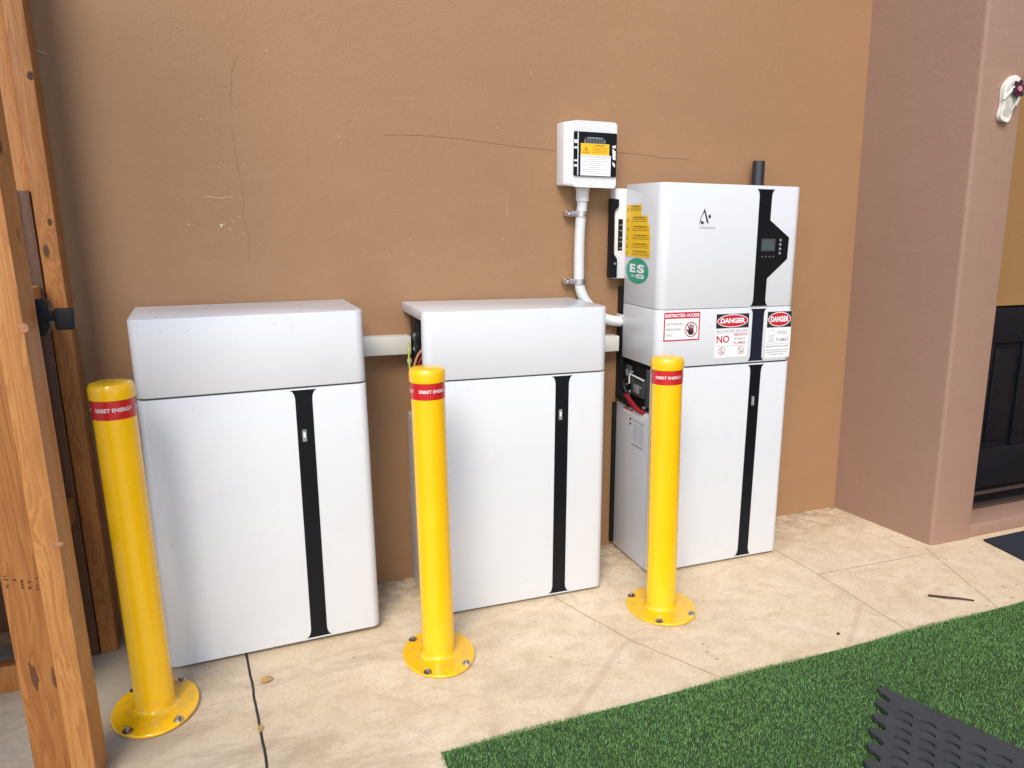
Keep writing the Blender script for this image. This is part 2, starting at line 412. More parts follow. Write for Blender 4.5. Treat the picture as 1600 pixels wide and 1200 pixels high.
crack([(.753, 1.552), (.85, 1.556), (.964, 1.554), (1.08, 1.548), (1.189, 1.538), (1.30, 1.532), (1.40, 1.531)], .0008, jit=.0015)
crack([(1.56, 1.537), (1.65, 1.534), (1.78, 1.527), (1.913, 1.523)], .0009, jit=.0015)
crack([(.326, 1.745), (.31, 1.70), (.305, 1.636), (.304, 1.60)], .0005, mat=CR2, jit=.002)
crack([(.302, 1.54), (.303, 1.48), (.312, 1.42), (.318, 1.34), (.312, 1.29), (.326, 1.226), (.32, 1.15)], .0005, mat=CR2, jit=.002)
SC = pm('scuff_plaster', (.46, .30, .18, 1), .8)
SC2 = pm('paint_fleck', (.58, .45, .32, 1), .8)
crack([(.21, 1.345), (.25, 1.342), (.285, 1.345)], .004, 'scuff', SC, jit=.002)
crack([(.30, 1.343), (.315, 1.342)], .003, 'scuff', SC, jit=.001)
crack([(.51, 1.72), (.56, 1.712)], .002, 'scuff', SC, jit=.001)
crack([(.78, 1.66), (.86, 1.665)], .0015, 'scuff', SC, jit=.001)
crack([(1.17, 1.30), (1.172, 1.36), (1.165, 1.38)], .0015, 'scuff', SC, jit=.001)
b = nb()
for i in range(26):
    x = random.choice([random.uniform(.1, 1.4), random.gauss(.26, .06)]); z = random.choice([random.uniform(1.1, 1.85), random.gauss(1.24, .03)])
    rr = random.uniform(.0012, .0028); prism(b, ell(x, z, rr, rr*random.uniform(.6, 1.2), 6), front(), .0002, .001)
prism(b, [(.244, 1.262), (.256, 1.265), (.250, 1.252)], front(), .0002, .001)
obj('paint_fleck', b, SC2, HW, smooth=False)
# mortar line where the wall meets the floor near the corner
PIER = empty('wall_pier', (2.834, -.512, 0), label='thick tan stucco pier jutting out at the right of the wall', cat='wall')
def shear_top(bm, k):
    for v in bm.verts: v.co.x += k*max(v.co.z, 0)
bm = nb()
fp = [(-.057, .53), (0, 0), (.222, -.006), (.222, .172), (.40, .172), (.40, .53)]
prism(bm, fp, lambda u, v, h: (u, v, h), 0, 2.619)
ve = [e for e in bm.edges if abs(e.verts[0].co.z-e.verts[1].co.z) > 1 and (abs(e.verts[0].co.y) < .02)]
bmesh.ops.bevel(bm, geom=ve, offset=.014, segments=5, affect='EDGES', profile=.5)
shear_top(bm, -.019)
obj('wall', bm, PIL, PIER)
DW = empty('doorway', (3.056, -.352, 0), label='dark panelled wooden door under ochre stucco, set back behind the pier', cat='door')
bm = nb(); box(bm, -.05, 1.5, -.003, .18, .964, 2.619); obj('wall', bm, OCHRE, DW, smooth=False)
bm = nb(); box(bm, -.02, 1.5, -.16, 0, 0, .058, .006); obj('step', bm, PIL, DW)
bm = nb(); box(bm, -.05, 1.5, .012, .06, .058, .964)
obj('door', bm, DARKW, DW, smooth=False)
bm = nb()
for x0, x1, z0, z1 in ((-.05, 1.5, .80, .955), (-.05, 1.5, .14, .33), (-.05, .20, .33, .80), (.385, .46, .33, .80), (.83, .92, .33, .80)):
    box(bm, x0, x1, -.004, .0115, z0+.001, z1-.001, .004)
obj_split('door_frame', bm, DARKW, DW)
bm = nb(); box(bm, -.05, 1.5, -.02, -.005, .118, .132, .003); box(bm, -.05, 1.5, -.03, .011, .0585, .07, .003); obj_split('threshold', bm, pm('threshold_bronze', (.05, .035, .03, 1), .4), DW)
for a, c in ((.225, .36), (.49, .80)):
    bm = nb(); box(bm, a, c, .004, .0115, .355, .775, .006); obj('door_panel', bm, DARKW, DW)

# ------------------------------------------------------------------ cabinets
def flare(xc0, xc1, z0, z1, fw, fh, right_pts=None):
    """dark strip outline: narrow body with concave flared ends"""
    n = 6; o = []
    def arc(side, end):
        pts = []
        for k in range(n+1):
            t = k/n; a = t*PI/2
            dx = fw*(1-math.sin(a)); dz = fh*(1-math.cos(a))
            pts.append((dx, dz))
        return pts
    A = arc(0, 0)
    # bottom right going up
    for dx, dz in A: o.append((xc1+dx, z0+dz))
    if right_pts: o += right_pts
    for dx, dz in reversed(A): o.append((xc1+dx, z1-dz))
    for dx, dz in A: o.append((xc0-dx, z1-dz))
    for dx, dz in reversed(A): o.append((xc0-dx, z0+dz))
    return o
C_REF = None
LGREY = pm('lamp_grey', (.32, .33, .35, 1), .4)
def door(root, W, z1, xs0, xs1, ww, sdx=0):
    bm = nb(); box(bm, 0, W, 0, .042, .012, z1, .0025, 2, rf=.026)
    d = obj('door', bm, WHITE, root)
    zt = z1-.004
    pts = flare(xs0, xs1, .019, zt, .014, .03)
    pts = [(x+sdx*(zt-z)/zt, z) for x, z in pts]
    bm = nb(); prism(bm, pts, front(), -.002, .0012); obj('dark_strip', bm, BGLOSS, d, smooth=False)
    wx, wz = ww
    bm = nb(); prism(bm, rrect(wx, wx+.012, wz, wz+.036, .002), front(), .001, .0022); w_ = obj('indicator_window', bm, MGREY, d)
    bm = nb(); prism(bm, rect(wx+.003, wx+.009, wz+.012, wz+.028), front(), .002, .0026); obj('indicator_window', bm, WPRINT if root is not C_REF else LGREY, d)
    return d
def seam(root, W, z, d=.03):
    bm = nb(); box(bm, .005, W-.005, .005, .038, z-.012, z+.012, rf=.023); return obj('seam_gasket', bm, DGREY, root, smooth=False)

# A: left cabinet
A = empty('battery_cabinet', (.013, -.359, 0), .021, label='leftmost white battery cabinet, closed lid and dark vertical strip', cat='cabinet', group='white battery cabinets along the wall')
A.rotation_euler = (0, -.011, .021)
bm = nb(); box(bm, 0, .606, 0, .345, .808, 1.020, .0028, 2, rf=.028); ca = obj('lid', bm, WHITE, A)
bm = nb()
for x, z in ((.075, .99), (.14, .985), (.36, .992), (.545, .99)): prism(bm, ell(x, z-.0, .003, .003, 10), front(), .0001, .0004)
obj_split('scuff', bm, pm('light_scuff', (.60, .59, .56, 1), .6), ca, smooth=False)
bm = nb()
for x, y in ((.07, .03), (.20, .33), (.37, .33), (.43, .03), (.58, .04)): lathe(bm, [(0, .0012), (.003, .001), (.003, 0)], 10, (x, y, 1.020))
obj_split('screw', bm, MGREY, ca)
door(A, .606, .803, .400, .447, (.412, .645), -.006)
seam(A, .606, .8055)
bm = nb(); box(bm, .012, .594, .0425, .34, .012, .80, .004); obj('battery_body', bm, WHITE2, A)
bm = nb(); [box(bm, x, x+.04, .06, .3, 0, .0115) for x in (.03, .53)]; obj_split('foot', bm, BLACK, A, smooth=False)

# B: middle cabinet, open left side
B = empty('battery_cabinet', (.784, -.340, 0), -.017, label='middle white battery cabinet, its lid open at the left side with wires showing', cat='cabinet', group='white battery cabinets along the wall')
W_ = .618
bm = nb()
P = [(0, .80), (0, 1.014), (.332, 1.014), (.332, .984), (.036, .984), (.036, .80)]
prism(bm, P, lambda u, v, h: (h, u, v), 0, W_); bmesh.ops.recalc_face_normals(bm, faces=bm.faces)
ve = [e for e in bm.edges if abs(e.verts[0].co.z-e.verts[1].co.z) > .1 and abs(e.verts[0].co.y) < 1e-4]
bmesh.ops.bevel(bm, geom=ve, offset=.027, segments=8, affect='EDGES', profile=.5)
bmesh.ops.bevel(bm, geom=[e for e in bm.edges if len(e.link_faces) == 2 and e.calc_face_angle(0) > .6], offset=.0022, segments=2, affect='EDGES', profile=.5)
lb = obj('lid', bm, WHITE, B)
bm = nb(); box(bm, W_-.004, W_-.0005, .037, .33, .80, .983); obj('lid_side', bm, WHITE, B)
bm = nb(); prism(bm, ell(.05, .997, .003, .003, 12), left(), .0001, .0012); prism(bm, ell(.20, .9855, .0, .0, 3) if 0 else ell(.29, .999, .002, .002, 10), left(), .0001, .001)
obj_split('screw', bm, MGREY, lb)
bm = nb()
for x, z in ((.17, .975), (.165, .81), (.40, .985)): prism(bm, ell(x, z, .004, .003, 10), front(), .0001, .0004)
obj_split('scuff', bm, pm('light_scuff_b', (.62, .61, .58, 1), .6), lb, smooth=False)
door(B, W_, .795, .432, .479, (.444, .642), -.006)
seam(B, W_, .7975)
bm = nb(); box(bm, .006, W_-.012, .0425, .336, .008, .632, .008, 3); obj('battery_body', bm, WHITE2, B)
bm = nb(); [box(bm, x, x+.04, .06, .3, 0, .0078) for x in (.03, .53)]; obj_split('foot', bm, BLACK, B, smooth=False)
bm = nb()
box(bm, .02, .35, .17, .30, .64, .80, .005); box(bm, .014, .06, .185, .25, .895, .932, .003); box(bm, .022, .35, .20, .31, .80, .98, .004)
box(bm, .016, .05, .20, .235, .86, .885, .003); box(bm, .01, .05, .19, .24, .80, .835, .004); box(bm, .03, .2, .10, .17, .64, .76, .005); box(bm, .004, .03, .21, .24, .77, .80, .003)
# slanting bracket up to the plate
prism(bm, [(.18, .93), (.18, .985), (.10, .985)], lambda u, v, h: (h, u, v), .03, .034)
cn = obj_split('connector_block', bm, BLACK, B)
bm = nb()
for y, z in ((.205, .915), (.19, .92), (.212, .87)): box(bm, .0115, .016, y, y+.012, z-.006, z+.004, .001)
obj_split('terminal', bm, MGREY, cn)
def wire(root, pts, r, mat, name='cable'):
    bm = nb(); tube(bm, smooth_path(pts, 8), r, 10); return obj(name, bm, mat, root)
wire(B, [(.008, .185, .76), (.012, .18, .80), (.03, .175, .845), (.06, .17, .87), (.10, .17, .872), (.14, .2, .84)], .0042, CU_R)
wire(B, [(-.001, .18, .76), (.002, .175, .81), (.02, .17, .86), (.055, .165, .885), (.11, .17, .885), (.15, .2, .85)], .0042, CU_O)
wire(B, [(-.004, .20, .77), (-.006, .20, .81), (-.006, .205, .845), (-.004, .21, .87), (.0, .235, .885)], .0035, CU_Y)
wire(B, [(.03, .15, .73), (.012, .16, .79), (.035, .16, .835), (.08, .16, .85)], .004, BLACK)
wire(B, [(.004, .19, .72), (-.002, .185, .77), (.002, .19, .81)], .004, pm('green_cable', (.03, .12, .05, 1), .4))
bm = nb(); lathe(bm, [(0, .01), (.006, .008), (.0075, 0), (.006, -.008), (0, -.01)], 16, (-.004, .21, .831)); obj('cable_plug', bm, WPLAST, B)

# C: tall inverter stack
C = empty('inverter_cabinet', (1.608, -.322, 0), -.010, label='tall white inverter stack at right covered with danger signs and warning stickers', cat='cabinet')
WC = .582; HC = 1.421; T1 = .992; S1 = .786
bm = nb(); box(bm, 0, WC, 0, .268, T1+.001, HC, .0028, 2, rf=.034); up_ = obj('inverter_cover', bm, WHITE, C)
bm = nb(); box(bm, 0, WC, 0, .268, S1+.002, T1-.001, .0018, 2, rf=.034); mid = obj('connection_cover', bm, WHITE, C)
bm = nb(); box(bm, .003, WC-.003, .003, .26, T1-.008, T1+.008, rf=.032); obj('seam_gasket', bm, MGREY, C, smooth=False)
seam(C, WC, S1-.0005)
C_REF = C
dC = door(C, WC, S1-.004, .400, .447, (.413, .622), -.006)
# adjust: the strip runs slightly slanted in the photo, keep its own outline on the two upper covers
bm = nb()
pts = flare(.392, .445, T1+.004, HC-.012, .013, .028, right_pts=[(.446, 1.095), (.530, 1.165), (.532, 1.242), (.444, 1.302)])
prism(bm, [(x-.0, z) for x, z in pts], front(), -.002, .0012); st = obj('dark_strip', bm, BGLOSS, up_, smooth=False)
bm = nb(); prism(bm, flare(.394, .444, S1+.007, T1-.006, .012, .022), front(), -.002, .0012)
obj('dark_strip', bm, pm('black_plastic_blue_sheen', (.010, .013, .026, 1), .25, spec=.35), mid, smooth=False)  # bluish reflection on the black strip, put into its colour
bm = nb(); prism(bm, rrect(.411, .472, 1.193, 1.237, .003), front(), .001, .0022); di = obj('display', bm, DGREY, up_)
bm = nb(); prism(bm, rect(.416, .463, 1.198, 1.231), front(), .002, .0026); obj('display', bm, SCREEN, up_, smooth=False)
for k in range(4):
    bm = nb(); lathe(bm, [(0, .002), (.0045, .0018), (.0055, 0)], 16)
    for v in bm.verts: x, y, z = v.co; v.co = (x+.495, -z-.001, y+1.232-k*.0155)
    obj('button', bm, MGREY, up_)
for k in range(4):
    bm = nb(); prism(bm, rect(.417+k*.016, .421+k*.016, 1.172, 1.176), front(), .001, .0017); obj('status_light', bm, MGREY, up_, smooth=False)
# maker mark
fr = front()
bm = nb()
prism(bm, [(.1675, 1.338), (.1585, 1.318), (.1515, 1.302), (.149, 1.292), (.150, 1.283), (.1535, 1.300), (.160, 1.316), (.1665, 1.326)], fr, .0001, .0006)
prism(bm, [(.1675, 1.338), (.1665, 1.326), (.171, 1.312), (.178, 1.291), (.186, 1.286), (.183, 1.297), (.176, 1.315)], fr, .0001, .0006)
prism(bm, [(.1535, 1.288), (.155, 1.297), (.169, 1.290), (.160, 1.284)], fr, .0001, .0006)
prism(bm, [(.183, 1.313), (.190, 1.319), (.195, 1.308), (.186, 1.304)], fr, .0001, .0006)
obj('logo', bm, BPRINT, up_, smooth=False)
lettering('Alpha', .149, .1835, 1.267, 1.278, fr, GPRINT, up_, bold=0); lettering('ESS', .186, .213, 1.2695, 1.276, fr, GPRINT, up_, bold=0)

# danger signs on the middle cover (front plane)
def sign(name, x0, x1, z0, z1, root, label, r=.003, mat=WPRINT, fn=fr):
    bm = nb(); prism(bm, rrect(x0, x1, z0, z1, r), fn, 0, .0006); return obj(name, bm, mat, root, smooth=False, label=label)
s1 = sign('restricted_sign', .024, .170, .882, .983, mid, 'red bordered restricted access sign')
bm = nb()
for q in (rect(.024, .170, .961, .983), rect(.024, .0285, .8865, .961), rect(.1655, .170, .8865, .961), rect(.024, .170, .882, .8865)): prism(bm, q, fr, .0007, .0010)
obj('border', bm, REDP, s1, smooth=False)
lettering('RESTRICTED ACCESS', .0275, .1665, .966, .9775, fr, WPRINT, s1, .0014, .035)
for t, x1, z in (('AUTHORIZED', .100, .938), ('PERSONNEL', .094, .919), ('ONLY', .060, .899)): lettering(t, .034, x1, z, z+.008, fr, GPRINT, s1, .0010, .01)
cx, cz = .134, .921
bm = nb(); ring(bm, cx, cz, .026, .027, .0028, fr, .0012, .0016); stroke(bm, (cx-.0175, cz+.018), (cx+.0175, cz-.018), .003, fr, .0012, .0016); obj('border', bm, REDP, s1, smooth=False)
bm = nb(); prism(bm, [(cx-.008, cz-.019), (cx+.008, cz-.019), (cx+.012, cz-.006), (cx+.010, cz+.003), (cx-.009, cz+.003), (cx-.011, cz-.006)], fr, .0007, .0011)
for a, b_, c_, d_ in ((-.0075, .0, -.011, .014), (-.0025, .001, -.004, .019), (.0025, .001, .003, .020), (.0075, .0, .010, .016)): stroke(bm, (cx+a, cz+b_), (cx+c_, cz+d_), .0036, fr, .0007, .0011)
stroke(bm, (cx-.008, cz-.012), (cx-.019, cz+.002), .0042, fr, .0007, .0011); obj('hand_symbol', bm, BPRINT, s1, smooth=False)
def danger(x0, x1, z0, zt, label):
    s_ = sign('danger_sign', x0, x1, z0, zt, mid, label)
    zb = zt-.053 if x1-x0 > .12 else zt-.06
    bm = nb(); prism(bm, rect(x0+.001, x1-.001, zb, zt-.001), fr, .0007, .0010); obj('danger_panel', bm, BPRINT, s_, smooth=False)
    mx_, mz = (x0+x1)/2, (zb+zt)/2; rx, ry = (x1-x0)/2-.005, (zt-zb)/2-.003
    bm = nb(); prism(bm, ell(mx_, mz, rx, ry, 40), fr, .0011, .0013); obj('danger_oval', bm, WPRINT, s_, smooth=False)
    bm = nb(); prism(bm, ell(mx_, mz, rx-.003, ry-.0028, 40), fr, .0014, .0016); obj('danger_oval', bm, REDP, s_, smooth=False)
    lettering('DANGER', mx_-rx*.80, mx_+rx*.80, mz-ry*.36, mz+ry*.42, fr, WPRINT, s_, .0020, .045)
    return s_
d1 = danger(.238, .380, .812, .972, 'wider danger sign with no smoking wording')
lettering('RISK OF BATTERY EXPLOSION', .242, .378, .9045, .9125, fr, GPRINT, d1, .0010, .01)
bm = nb(); prism(bm, rect(.242, .376, .9005, .9015), fr, .0007, .001); prism(bm, rect(.244, .374, .8535, .8545), fr, .0007, .001); obj('rule', bm, GPRINT, d1, smooth=False)
lettering('NO', .244, .298, .866, .893, fr, REDP, d1, .0010, .02)
for t, z, x1 in (('SMOKING', .890, .376), ('SPARKS', .875, .366), ('FLAMES', .860, .368)): lettering(t, .318, x1, z, z+.0085, fr, REDP if t != 'SPARKS' else GPRINT, d1, .0010, .005)
for cx in (.268, .351):
    bm = nb(); ring(bm, cx, .836, .0135, .0135, .0018, fr, .0008, .0012, 24); stroke(bm, (cx-.009, .845), (cx+.009, .827), .0018, fr, .0008, .0012); obj('prohibition_symbol', bm, REDP, d1, smooth=False)
    bm = nb(); stroke(bm, (cx-.003, .842), (cx+.002, .829), .003, fr, .0013, .0016); stroke(bm, (cx-.006, .832), (cx+.006, .832), .002, fr, .0013, .0016); obj('prohibition_symbol', bm, GPRINT, d1, smooth=False)
d2 = danger(.460, .572, .800, .974, 'narrow toxic fumes danger sign')
lettering('TOXIC', .508, .556, .888, .900, fr, GPRINT, d2, .0010, .01)
lettering('FUMES', .506, .564, .861, .873, fr, GPRINT, d2, .0010, .01)
bm = nb(); ring(bm, .483, .891, .0155, .014, .0016, fr, .0007, .001, 24)
for q in ((.478, .884), (.488, .884)): prism(bm, ell(q[0], q[1], .003, .0028, 10), fr, .0007, .001)
prism(bm, [(.4815, .8785), (.4845, .8785), (.483, .881)], fr, .0007, .001)
for a, b_ in (((.467, .872), (.500, .857)), ((.499, .872), (.466, .857)), ((.477, .877), (.477, .868)), ((.489, .877), (.489, .868)), ((.483, .875), (.483, .868))): stroke(bm, a, b_, .0022, fr, .0007, .001)
obj('skull_symbol', bm, pm('pale_grey_print', (.45, .45, .5, 1), .6), d2, smooth=False)
bm = nb(); prism(bm, rect(.464, .568, .8515, .8525), fr, .0007, .001)
for z, a, b_ in ((.841, .464, .568), (.828, .463, .568), (.820, .466, .564), (.811, .482, .545)): dashes(bm, a, b_, z, .0038 if z > .84 else .0026, fr, .0007, .001)
obj('small_print', bm, GPRINT, d2, smooth=False)

# stickers on the left side of the top cover; u = local y (world y + .322)
lf = left()
STK = [(.264, .145, 1.309, 1.349), (.264, .096, 1.277, 1.311), (.262, .080, 1.247, 1.279), (.262, .075, 1.217, 1.249), (.262, .075, 1.191, 1.219), (.262, .072, 1.166, 1.193)]
for i, (a, b_, z0, z1) in enumerate(STK):
    bm = nb(); h0 = .0001+.0002*i; prism(bm, rect(b_, a, z0, z1), lf, h0, h0+.0003); q = obj('warning_sticker', bm, YSTICK, up_, smooth=False)
    w_ = a-b_; zc = z1
    lettering('WARNING', a-w_*.32, a-w_*.88, zc-.0095, zc-.0035, lf, BPRINT, q, h0+.0006, .02)
    bm = nb()
    for k in range(2): dashes(bm, a-w_*.28, a-w_*.95, zc-.015-.0055*k, .0022, lf, h0+.0003, h0+.0006)
    obj('small_print', bm, pm('brown_print%d' % i, (.25, .13, .02, 1), .6), q, smooth=False)
    bm = nb(); prism(bm, [(a-.006, zc-.022), (a-.022, zc-.022), (a-.014, zc-.008)], lf, h0+.0003, h0+.0006); obj('triangle_symbol', bm, BPRINT, q, smooth=False)
    bm = nb(); prism(bm, [(a-.0095, zc-.0205), (a-.0185, zc-.0205), (a-.014, zc-.0125)], lf, h0+.0007, h0+.0009); obj('triangle_symbol', bm, YSTICK, q, smooth=False)
bm = nb(); prism(bm, ell(.166, 1.1165, .086, .046, 48), lf, .0001, .0006); es = obj('round_sticker', bm, GREEN, up_, smooth=False, label='round green ES sticker')
lettering('E', .222, .178, 1.110, 1.140, lf, WPRINT, es, .0010, .045); lettering('S', .166, .110, 1.1095, 1.1405, lf, WPRINT, es, .0010, .045)
lettering('UN', .212, .184, 1.094, 1.1015, lf, WPRINT, es, .0010, .03)
bm = nb(); prism(bm, rrect(.114, .172, 1.091, 1.1045, .004), lf, .0007, .0010); obj('label_pill', bm, WPRINT, es, smooth=False)
bm = nb(); dashes(bm, .165, .121, 1.0955, .0045, lf, .0011, .0014); obj('small_print', bm, GREEN, es, smooth=False)
# battery body and the open compartment on the left
bm = nb(); box(bm, .002, WC-.012, .0425, .316, .006, .604, .007, 3); bb = obj('battery_body', bm, WHITE2, C)
l2 = left(.002)
bm = nb(); prism(bm, rect(.262, .155, .592, .598) if 0 else [(.245, .592), (.165, .592), (.165, .598), (.245, .598)], l2, .0001, .0006); lab = obj('red_label', bm, REDP, bb, smooth=False)
bm = nb(); prism(bm, rect(.073, .165, .572, .600), l2, .0007, .0010); prism(bm, rect(.160, .248, .577, .591), l2, .0001, .0006); obj_split('paper_label', bm, WPRINT, bb, smooth=False)
bm = nb(); prism(bm, rect(.072, .172, .478, .560), l2, .0001, .0006); pl = obj('rating_label', bm, LBLUE, bb, smooth=False)
bm = nb()
for k in range(9): dashes(bm, .165, .125, .548-k*.0075, .002, l2, .0007, .0009); dashes(bm, .115, .078, .548-k*.0075, .002, l2, .0007, .0009)
prism(bm, rect(.073, .170, .561, .5635), l2, .0007, .0009)
prism(bm, rect(.080, .170, .466, .471), l2, .0007, .0009)
obj('small_print', bm, GPRINT, pl, smooth=False)
bm = nb(); [prism(bm, ell(.185, z, .007, .0045, 14), l2, .0001, .0008) for z in (.562, .544)]; obj_split('port', bm, DGREY, bb, smooth=False)
bm = nb(); box(bm, .018, WC-.02, .08, .29, .612, .784, .004); ch = obj('connection_chassis', bm, BLACK, C, smooth=False)
bm = nb()
box(bm, .006, .017, .10, .20, .655, .73, .003); box(bm, .008, .017, .21, .25, .70, .76, .003); box(bm, .004, .017, .215, .27, .615, .66, .004); box(bm, .006, .017, .06, .085, .63, .77, .002)
obj_split('breaker_block', bm, DGREY, ch)
bm = nb(); box(bm, .003, .0055, .13, .175, .668, .70, .001); box(bm, .003, .0055, .222, .24, .72, .745, .001)
for y, z in ((.205, .66), (.245, .68), (.09, .62), (.20, .735), (.115, .69)): box(bm, .004, .016, y, y+.012, z, z+.007, .001)
obj_split('breaker_label', bm, MGREY, ch)
bm = nb(); tube(bm, [(.002, .205, .695), (.0, .20, .733), (.0, .09, .727)], .003, 8); obj('handle', bm, WPLAST, ch)
wire(C, [(.008, .25, .640), (-.003, .215, .645), (-.004, .165, .628), (-.003, .12, .612), (.006, .085, .605)], .0085, CU_R)
wire(C, [(.008, .23, .630), (-.001, .20, .625), (-.001, .16, .612)], .006, CU_R)
wire(C, [(.010, .29, .66), (-.006, .27, .655), (-.002, .235, .635), (.006, .20, .61)], .012, BLACK)
wire(C, [(.010, .26, .70), (-.002, .24, .68), (.0, .22, .655)], .008, BLACK)
bm = nb(); box(bm, -.012, .04, .304, .320, .02, .60, .002); box(bm, .0, .02, .27, .318, .62, 1.05, .002); obj_split('gap_shade_plate', bm, BLACK, C)  # black plates standing in for shade in the gap behind the stack
bm = nb(); [box(bm, x, x+.04, .06, .3, 0, .0058) for x in (.03, .50)]; obj_split('foot', bm, BLACK, C, smooth=False)

# isolator box left of the top cover
I = empty('isolator_box', (1.556, -.001, 1.08), label='small white isolator box with black rail, behind the inverter stack top', cat='box')
bm = nb(); box(bm, .012, .20, -.050, 0, .002, .327, .004, 2); ib = obj('housing', bm, WPLAST, I)
fi = front(-.050)
bm = nb(); P = [(-.006, .006), (.020, .006), (.020, .074), (.006, .094), (.004, .245), (.022, .262), (.022, .288), (-.006, .290)]
prism(bm, P, fi, -.02, .010); obj('rail', bm, BGLOSS, I, smooth=False)
bm = nb(); prism(bm, rect(.026, .044, .105, .218), fi, .0001, .0015); wd = obj('window', bm, BLACK, I, smooth=False)
bm = nb()
for z in (.112, .135, .150, .175, .195): prism(bm, rect(.031, .043, z, z+.004), fi, .0016, .002)
obj_split('breaker', bm, MGREY, wd, smooth=False)
bm = nb(); lathe(bm, [(0, .003), (.004, .002), (.005, 0)], 12)
for v in bm.verts: x, y, z = v.co; v.co = (x+.011, -z-.0602, y+.058)
obj_split('screw', bm, ZINC, I)

# black vent pipe behind the stack
bm = nb(); lathe(bm, [(0, 0), (.0245, 0), (.0245, 1.205), (.0235, 1.218), (.0205, 1.218), (.0205, 1.15), (0, 1.15)], 32)
vp = obj('vent_pipe', bm, pm('black_pipe', (.018, .018, .024, 1), .35, coat=.3), None); vp.location = (2.192, -.048, .31)
tag(vp, 'black pipe sticking up behind the top of the inverter stack', 'pipe')

# ------------------------------------------------------------------ wall mounted switchboard
S = empty('switch_box', (1.354, 0, 1.404), label='white wall switch box with dark window, high above the conduit', cat='switch box')
bm = nb(); box(bm, 0, .192, -.070, 0, .006, .218, .006, 3); obj_split('back_box', bm, WPLAST, S)
bm = nb()
o1 = rrect(.0, .192, .006, .218, .01, 3); o2 = rrect(.024, .190, .0, .222, .012, 3)
a = [bm.verts.new((x, -.0702, z)) for x, z in o1]; b2 = [bm.verts.new((x, -.098, z)) for x, z in o2]; n = len(a)
bm.faces.new(a[::-1]); bm.faces.new(b2)
for i in range(n): bm.faces.new((a[i], a[(i+1) % n], b2[(i+1) % n], b2[i]))
bmesh.ops.bevel(bm, geom=[e for e in bm.edges if e.calc_face_angle(0) > .35 and all(v.co.y < -.09 for v in e.verts)], offset=.004, segments=3, affect='EDGES', profile=.5)
bx = obj('front_cover', bm, WPLAST, S)
sf = front(-.098)
bm = nb(); prism(bm, rrect(.024, .187, .038, .185, .004), sf, .0002, .006); wn = obj('window', bm, BGLOSS, S, smooth=False)
sf2 = front(-.104)
bm = nb(); ring(bm, .102, .150, .048, .026, .005, sf2, .0001, .002, 28); obj('window_rim', bm, BLACK, wn, smooth=False)
bm = nb(); prism(bm, rrect(.062, .142, .145, .168, .006), sf2, .0001, .0008); brk = obj('breaker_row', bm, MGREY, wn, smooth=False)
bm = nb()
for k in range(7): prism(bm, rect(.066+k*.0105, .0745+k*.0105, .146, .164), sf2, .0009, .0014)
obj_split('breaker', bm, DGREY, brk, smooth=False)
bm = nb(); prism(bm, rect(.0365, .040, .040, .184), sf2, .0001, .0012); obj('window_edge', bm, LBLUE, wn, smooth=False)
bm = nb()
for z0, z1 in ((.146, .158), (.128, .135), (.086, .092), (.068, .076)): prism(bm, rect(.0235, .036, z0, z1), sf2, .0001, .0012)
prism(bm, [(.169, .142), (.183, .146), (.183, .135), (.170, .137)], sf2, .0001, .001); prism(bm, [(.170, .135), (.183, .125), (.183, .095), (.172, .098)], sf2, .0001, .001); prism(bm, [(.171, .090), (.182, .082), (.181, .070), (.172, .078)], sf2, .0001, .001)
obj_split('clip', bm, WPLAST, wn, smooth=False)
bm = nb(); prism(bm, rect(.048, .157, .109, .147), sf2, .0015, .0022); y1 = obj('warning_sticker', bm, YSTICK, wn, smooth=False)
lettering('WARNING', .098, .140, .1385, .1435, sf2, BPRINT, y1, .0025, .01)
bm = nb(); prism(bm, [(.054, .115), (.082, .115), (.068, .139)], sf2, .0023, .0026)
for k in range(4): dashes(bm, .092, .150, .133-k*.0055, .0022, sf2, .0023, .0026)
obj('small_print', bm, pm('orange_print', (.50, .20, .01, 1), .6), y1, smooth=False)
bm = nb(); prism(bm, [(.0585, .1175), (.0775, .1175), (.068, .134)], sf2, .0027, .0029); obj('triangle_symbol', bm, YSTICK, y1, smooth=False)
bm = nb(); prism(bm, [(.0685, .131), (.0655, .125), (.068, .125), (.0665, .119), (.071, .1265), (.0685, .1265)], sf2, .0030, .0040); obj('bolt_symbol', bm, BPRINT, y1, smooth=False)
bm = nb(); prism(bm, rect(.048, .164, .040, .109), sf2, .0012, .0019); p1 = obj('notice_label', bm, WPRINT, wn, smooth=False)
lettering('SHUTDOWN PROCEDURE', .053, .160, .1005, .1055, sf2, GPRINT, p1, .0022, .01)
bm = nb()
for k, (a, b_) in enumerate(((.07, .155), (.055, .15), (.078, .130), (.055, .125), (.078, .12), (.055, .155), (.055, .11), (.10, .158))): dashes(bm, a, b_, .094-k*.0068, .0021, sf2, .0020, .0023)
obj('small_print', bm, pm('pale_print', (.42, .42, .46, 1), .6), p1, smooth=False)

# conduit
path = smooth_path([(1.443, -.035, 1.395), (1.442, -.035, 1.34), (1.437, -.035, 1.28), (1.434, -.035, 1.20), (1.434, -.035, 1.12), (1.436, -.035, 1.07), (1.448, -.035, 1.025), (1.475, -.035, .985), (1.52, -.035, .945), (1.57, -.035, .925), (1.66, -.035, .915)], 24)
L = [0]
for a, b_ in zip(path, path[1:]): L.append(L[-1]+(b_-a).length)
